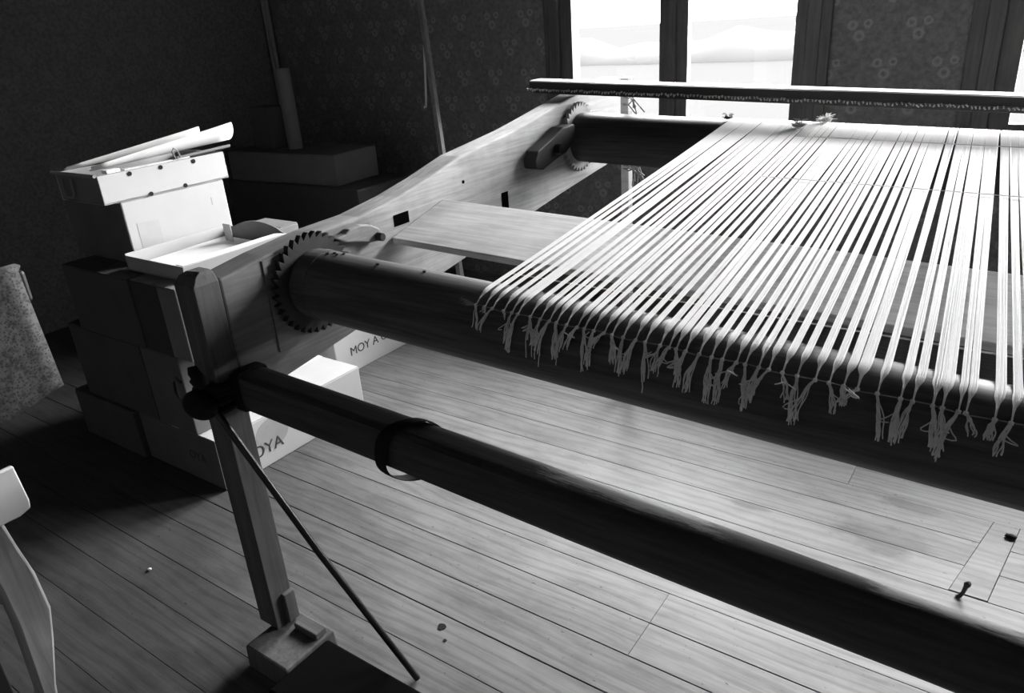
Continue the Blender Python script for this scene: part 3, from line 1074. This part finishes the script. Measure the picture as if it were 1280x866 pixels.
# column stacked on the white box
carton('cardboard_box', 'brown cardboard box standing on the white lettered box beside the post', -2.58, -2.345, 1.235, 1.66, 0.2055, 0.515, M['card_mid'], 0, True, None)
gb = carton('cardboard_box', 'grey cardboard box with a black band directly under the white open tray', -2.52, -2.25, 1.235, 1.70, 0.5155, 0.775, M['card_kraft'], 0, True, None)
MB().box(-2.518, -2.355, 1.2338, 1.2352, 0.517, 0.770).build('printed_band', M['ink'], gb)
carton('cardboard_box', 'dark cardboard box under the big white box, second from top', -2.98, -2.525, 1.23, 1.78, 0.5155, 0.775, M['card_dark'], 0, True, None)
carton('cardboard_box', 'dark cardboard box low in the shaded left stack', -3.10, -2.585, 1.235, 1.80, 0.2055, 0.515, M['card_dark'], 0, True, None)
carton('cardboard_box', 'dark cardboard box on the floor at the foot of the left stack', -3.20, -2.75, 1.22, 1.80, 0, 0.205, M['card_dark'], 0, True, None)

# open tray
tr = thing('open_tray', 'open white cardboard tray with a raised back edge, behind the post top', 'tray', (-2.46, 1.5, 0.7755))
x0, x1, y0, y1, z0, z1 = -2.632, -2.290, 1.300, 1.735, 0.7755, 0.832
MB().box(x0, x1, y0, y1, z0, z0 + 0.004).build('bottom', M['card_white'], tr)
MB().box(x0, x0 + 0.005, y0, y1, z0, z1 + .003).build('side_wall', M['card_white'], tr, 0.0015)
MB().hexa([(x1 - .006, y0, z0), (x1, y0, z0), (x1, y1, z0), (x1 - .006, y1, z0)], [(x1 - .002, y0, z1 - .004), (x1 + .012, y0, z1 - .004), (x1 + .012, y1, z1), (x1 - .002, y1, z1)]).build('side_wall', M['card_white'], tr, 0.0015)
MB().box(x0, x1, y0, y0 + 0.005, z0, z1 - .004).build('side_wall', M['card_grey'], tr, 0.0015)
pr = [(x0, z0), (x1, z0)] + [(x1 - (x1 - x0) * u, z1 - 0.002 + 0.034 * math.sin(PI * min(u * 1.15, 1)) ** 0.7) for u in [i / 10 for i in range(11)]]
MB().prism(pr, 1, y1 - 0.005, y1).build('side_wall', M['card_kraft'], tr)
MB().box(x1 - .036, x1 + .004, y0 + .004, y1 - .008, z1 - .003, z1).build('folded_rim', M['paper'], tr, 0.001)
MB().box(x0 + .075, x0 + .120, y1 - .075, y1 - .071, z0 + .012, z1 + .03).build('tab', M['card_white'], tr)
o = MB().hexa([(x0 + .01, y0 + .01, z0 + .006), (x1 - .03, y0 + .01, z0 + .006), (x1 - .03, y1 - .03, z0 + .006), (x0 + .01, y1 - .03, z0 + .006)], [(x0 + .01, y0 + .01, z0 + .014), (x1 - .03, y0 + .01, z0 + .010), (x1 - .03, y1 - .03, z0 + .018), (x0 + .01, y1 - .03, z0 + .022)]).build('paper_stack', M['paper'], None, 0.002, False, (-2.46, 1.5, 0.782))
tag(o, 'sheets of white paper lying in the open tray', 'paper')

# big white box on the left stack
bb = carton('cardboard_box', 'big white cardboard box with its end darkened as shade, under the handled box', -3.07, -2.665, 1.352, 1.775, 0.7755, 1.005, M['card_white'], 0, True, None)
MB().box(-3.068, -2.667, 1.3512, 1.3522, 0.778, 0.998).build('shaded_end', M['card_mid'], bb)  # darker sheet paints the shade on this end of the box
MB().prism([(1.39, 0.80), (1.475, 0.80), (1.475, 0.915), (1.39, 0.92)], 0, -2.6652, -2.6644).build('label_sheet', M['card_grey'], bb)
MB().box(-2.6652, -2.6646, 1.455, 1.459, 0.80, 0.85).build('printed_mark', M['ink'], bb)
MB().box(-2.6652, -2.6646, 1.705, 1.709, 0.915, 0.945).build('printed_mark', M['ink_soft'], bb)

# handled box on top: thin open box
hb = thing('handled_box', 'shallow white box with riveted side and wire handles on top of the stack', 'box', (-2.80, 1.54, 1.0055))
x0, x1, y0, y1, z0, z1 = -2.955, -2.660, 1.295, 1.800, 1.0055, 1.105
MB().box(x0, x1, y0, y1, z0, z0 + 0.004).build('bottom', M['card_white'], hb)
for (a, b_, c, d, mt) in ((x0, x0 + .005, y0, y1, 'card_white'), (x1 - .005, x1, y0, y1, 'card_white'), (x0 + .005, x1 - .005, y1 - .005, y1, 'card_white')):
    MB().box(a, b_, c, d, z0, z1).build('side_wall', M[mt], hb, 0.0015)
fw_ = MB().box(x0 + .005, x1 - .005, y0, y0 + .005, z0, z1).build('side_wall', M['card_kraft'], hb, 0.0015)
MB().tube([(-2.90, y0 - .006, 1.09), (-2.90, y0 - .010, 1.035), (-2.885, y0 - .012, 1.022), (-2.85, y0 - .012, 1.022), (-2.835, y0 - .010, 1.035), (-2.835, y0 - .006, 1.09)], 0.0035, 6).build('wire_handle', M['pipe'], fw_, 0, 50)
MB().tube([(-2.96, y0 - .008, 1.107), (-2.66, y0 - .008, 1.107)], 0.006, 8).build('rim_bar', M['pipe'], hb, 0, 50)
for (yy, zz) in ((1.41, 1.094), (1.53, 1.094), (1.665, 1.092), (1.47, 1.010), (1.61, 1.012)):
    MB().tube([(x1 - .002, yy, zz), (x1 + .002, yy, zz)], 0.008, 10).build('rivet', M['rubber'], hb)
# rolled sheets lying on it
def sheet(name, label, ya, yb, xa, xb, za, zb, r0, r1, a0, a1, skew=0.0):
    """a sheet curled lengthwise into a trough; its radius grows towards the far end"""
    n, mseg = 10, 13
    vs, fs = [], []
    for i in range(n):
        u = i / (n - 1)
        r = r0 + (r1 - r0) * u
        for k in range(mseg):
            v = k / (mseg - 1)
            a = rad(a0 + (a1 - a0) * v)
            vs.append((xa + (xb - xa) * u + r * math.cos(a), ya + (yb - ya) * u - skew * v * u, za + (zb - za) * u + r + r * math.sin(a)))
    for i in range(n - 1):
        for k in range(mseg - 1):
            a = i * mseg + k
            fs.append((a, a + 1, a + mseg + 1, a + mseg))
    o = MB().add(vs, fs).build(name, M['paper'], None, 0, 60, (xa, ya, za))
    so = o.modifiers.new('thickness', 'SOLIDIFY')
    so.thickness = 0.0012
    return tag(o, label, 'paper')


sheet('curled_sheet', 'curled white paper sheet behind the other on the handled box', 1.31, 1.80, -2.90, -2.83, 1.112, 1.140, 0.010, 0.046, -150, 15)
sheet('curled_sheet', 'curled white paper sheet nearest the riveted side of the handled box', 1.33, 1.875, -2.765, -2.725, 1.112, 1.136, 0.012, 0.052, -130, 20)
o = MB().box(-2.69, -2.668, 1.40, 1.66, 1.1055, 1.111).build('wooden_ruler', M['raddle'], None, 0.001)
tag(o, 'pale flat ruler lying along the rim of the handled box', 'ruler')
o = MB().tube([(-2.675, 1.60, 1.112), (-2.675, 1.845, 1.120)], 0.006, 8).build('thin_stick', M['tube'], None, 0, 50, (-2.675, 1.6, 1.112))
tag(o, 'thin grey stick poking out past the back of the handled box', 'stick')
o = MB().tube([(-2.665, 1.60, 1.111), (-2.665, 1.592, 1.140), (-2.665, 1.600, 1.150), (-2.665, 1.612, 1.140), (-2.665, 1.622, 1.112), (-2.665, 1.606, 1.1135)], 0.003, 6).build('wire_clip', M['pipe'], None, 0, 50, (-2.665, 1.6, 1.11))
tag(o, 'small bent wire clip standing on the rim of the handled box', 'clip')
o = MB().box(-2.70, -2.667, 1.335, 1.385, 1.1055, 1.118).build('paper_scrap', M['paper'], None, 0.002)
tag(o, 'small folded white scrap at the front corner of the handled box', 'paper')

# dim things in the far corner
carton('cardboard_box', 'long grey box lying on top of the dark chest in the far corner', -4.10, -3.22, 2.82, 3.16, 0.72, 0.89, M['card_mid'], 0.06, True, None)
carton('storage_chest', 'wide black chest in the dark corner under the long grey box', -4.15, -3.02, 2.80, 3.25, 0, 0.7195, M['black'], 0.0, True, None, None, 'chest')
def tube_thing(x, y, z0, z1, r, label):
    rings = [[(x + rr * math.cos(a), y + rr * math.sin(a), z) for a in [2 * PI * i / 20 for i in range(20)]] for rr, z in ((r, z0), (r, z1), (r - .006, z1), (r - .006, z1 - 0.03))]
    o = MB().loft(rings).build('card_tube', M['tube'], None, 0, 40, (x, y, z0))
    return tag(o, label, 'tube')


tube_thing(-3.68, 2.98, 0.8905, 1.335, 0.042, 'tall grey cardboard tube standing on the long box in the corner')
carton('cardboard_box', 'small dark upright box beside the grey tube in the corner', -3.98, -3.80, 2.92, 3.05, 0.8905, 1.13, M['card_dark'], 0.0, True, None)
carton('cardboard_box', 'tall plain box behind the open tray, seen just past the loom rail', -2.74, -2.53, 1.805, 1.99, 0.2055, 0.79, M['card_kraft'], 0, True, None)

# ------------------------------------------------------------------ chair at the left edge
ch = thing('dark_chair', 'dark wooden chair with one pale leg at the left edge', 'chair', (-1.70, 0.35, 0))
# rear legs / back posts stand at x = -1.5; the pale one is nearest the loom
MB().loft([[(-1.545, y0, z), (-1.505, y0, z), (-1.505, y1, z), (-1.545, y1, z)] for (z, y0, y1) in ((0.0, .28, .315), (0.30, .33, .362), (0.40, .335, .388), (0.47, .338, .403), (0.56, .336, .400), (0.64, .33, .388), (0.75, .33, .375))]).build('leg', M['pale_leg'], ch, 0.006, 60)
MB().box(-1.545, -1.505, -0.08, -0.04, 0, 1.10).build('leg', M['dark_chair'], ch, 0.004)
MB().box(-1.545, -1.505, 0.335, 0.375, 0.745, 1.10).build('back_post', M['dark_chair'], ch, 0.004)
for yy in (-0.08, 0.33):
    MB().box(-1.95, -1.91, yy, yy + .04, 0, 0.52).build('leg', M['dark_chair'], ch, 0.004)
MB().box(-1.96, -1.56, -0.09, 0.325, 0.52, 0.56).build('seat', M['dark_chair'], ch, 0.01)
MB().box(-1.54, -1.51, -0.08, 0.56, 1.08, 1.14).build('back_rail', M['dark_chair'], ch, 0.006)


def drape(name, mat, label, x, y0, y1, zt, zb, amp, depth, cat):
    n, mseg = 22, 14
    vs, fs = [], []
    for i in range(n):
        u = i / (n - 1)
        y = y0 + (y1 - y0) * u
        for k in range(mseg):
            v = k / (mseg - 1)
            z = zt + (zb(u) - zt) * v
            xx = x + amp * (0.2 + v) * math.sin(u * 17 + 0.6 * v) + 0.008 * v
            vs.append((xx, y - 0.01 * (1 - v) * u, z))
    for i in range(n - 1):
        for k in range(mseg - 1):
            a = i * mseg + k
            fs.append((a, a + mseg, a + mseg + 1, a + 1))
    # the fold over the rail
    b0 = len(vs)
    for i in range(n):
        u = i / (n - 1)
        y = y0 + (y1 - y0) * u
        for (dx, dz) in ((-0.012, 0.008), (-0.035, 0.008), (-0.052, -0.002), (-0.056, -0.10), (-0.058, -depth)):
            vs.append((x + dx, y, zt + dz))
    for i in range(n - 1):
        fs.append((i * mseg, b0 + i * 5, b0 + (i + 1) * 5, (i + 1) * mseg))
        for k in range(4):
            a = b0 + i * 5 + k
            fs.append((a, a + 1, a + 6, a + 5))
    o = MB().add(vs, fs).build(name, mat, None, 0, 70, (x, (y0 + y1) / 2, zb(1.0)))
    so = o.modifiers.new('thickness', 'SOLIDIFY')
    so.thickness = 0.003
    return tag(o, label, cat)


drape('speckled_cloth', M['speckle'], 'speckled grey cloth draped over the chair back at the left edge', -1.497, -0.02, 0.555, 1.143, lambda u: 0.80 + 0.11 * u, 0.005, 0.2, 'cloth')
o = MB().loft([[(-1.50, y0, z), (-1.488, y0, z), (-1.488, y1, z), (-1.50, y1, z)] for (z, y0, y1) in ((0.698, .26, .405), (0.706, .25, .428), (0.722, .25, .430), (0.80, .25, .425))]).build('white_rag', M['paper'], None, 0.003, 60, (-1.494, .34, .70))
tag(o, 'white rag hanging on the chair below the speckled cloth', 'cloth')
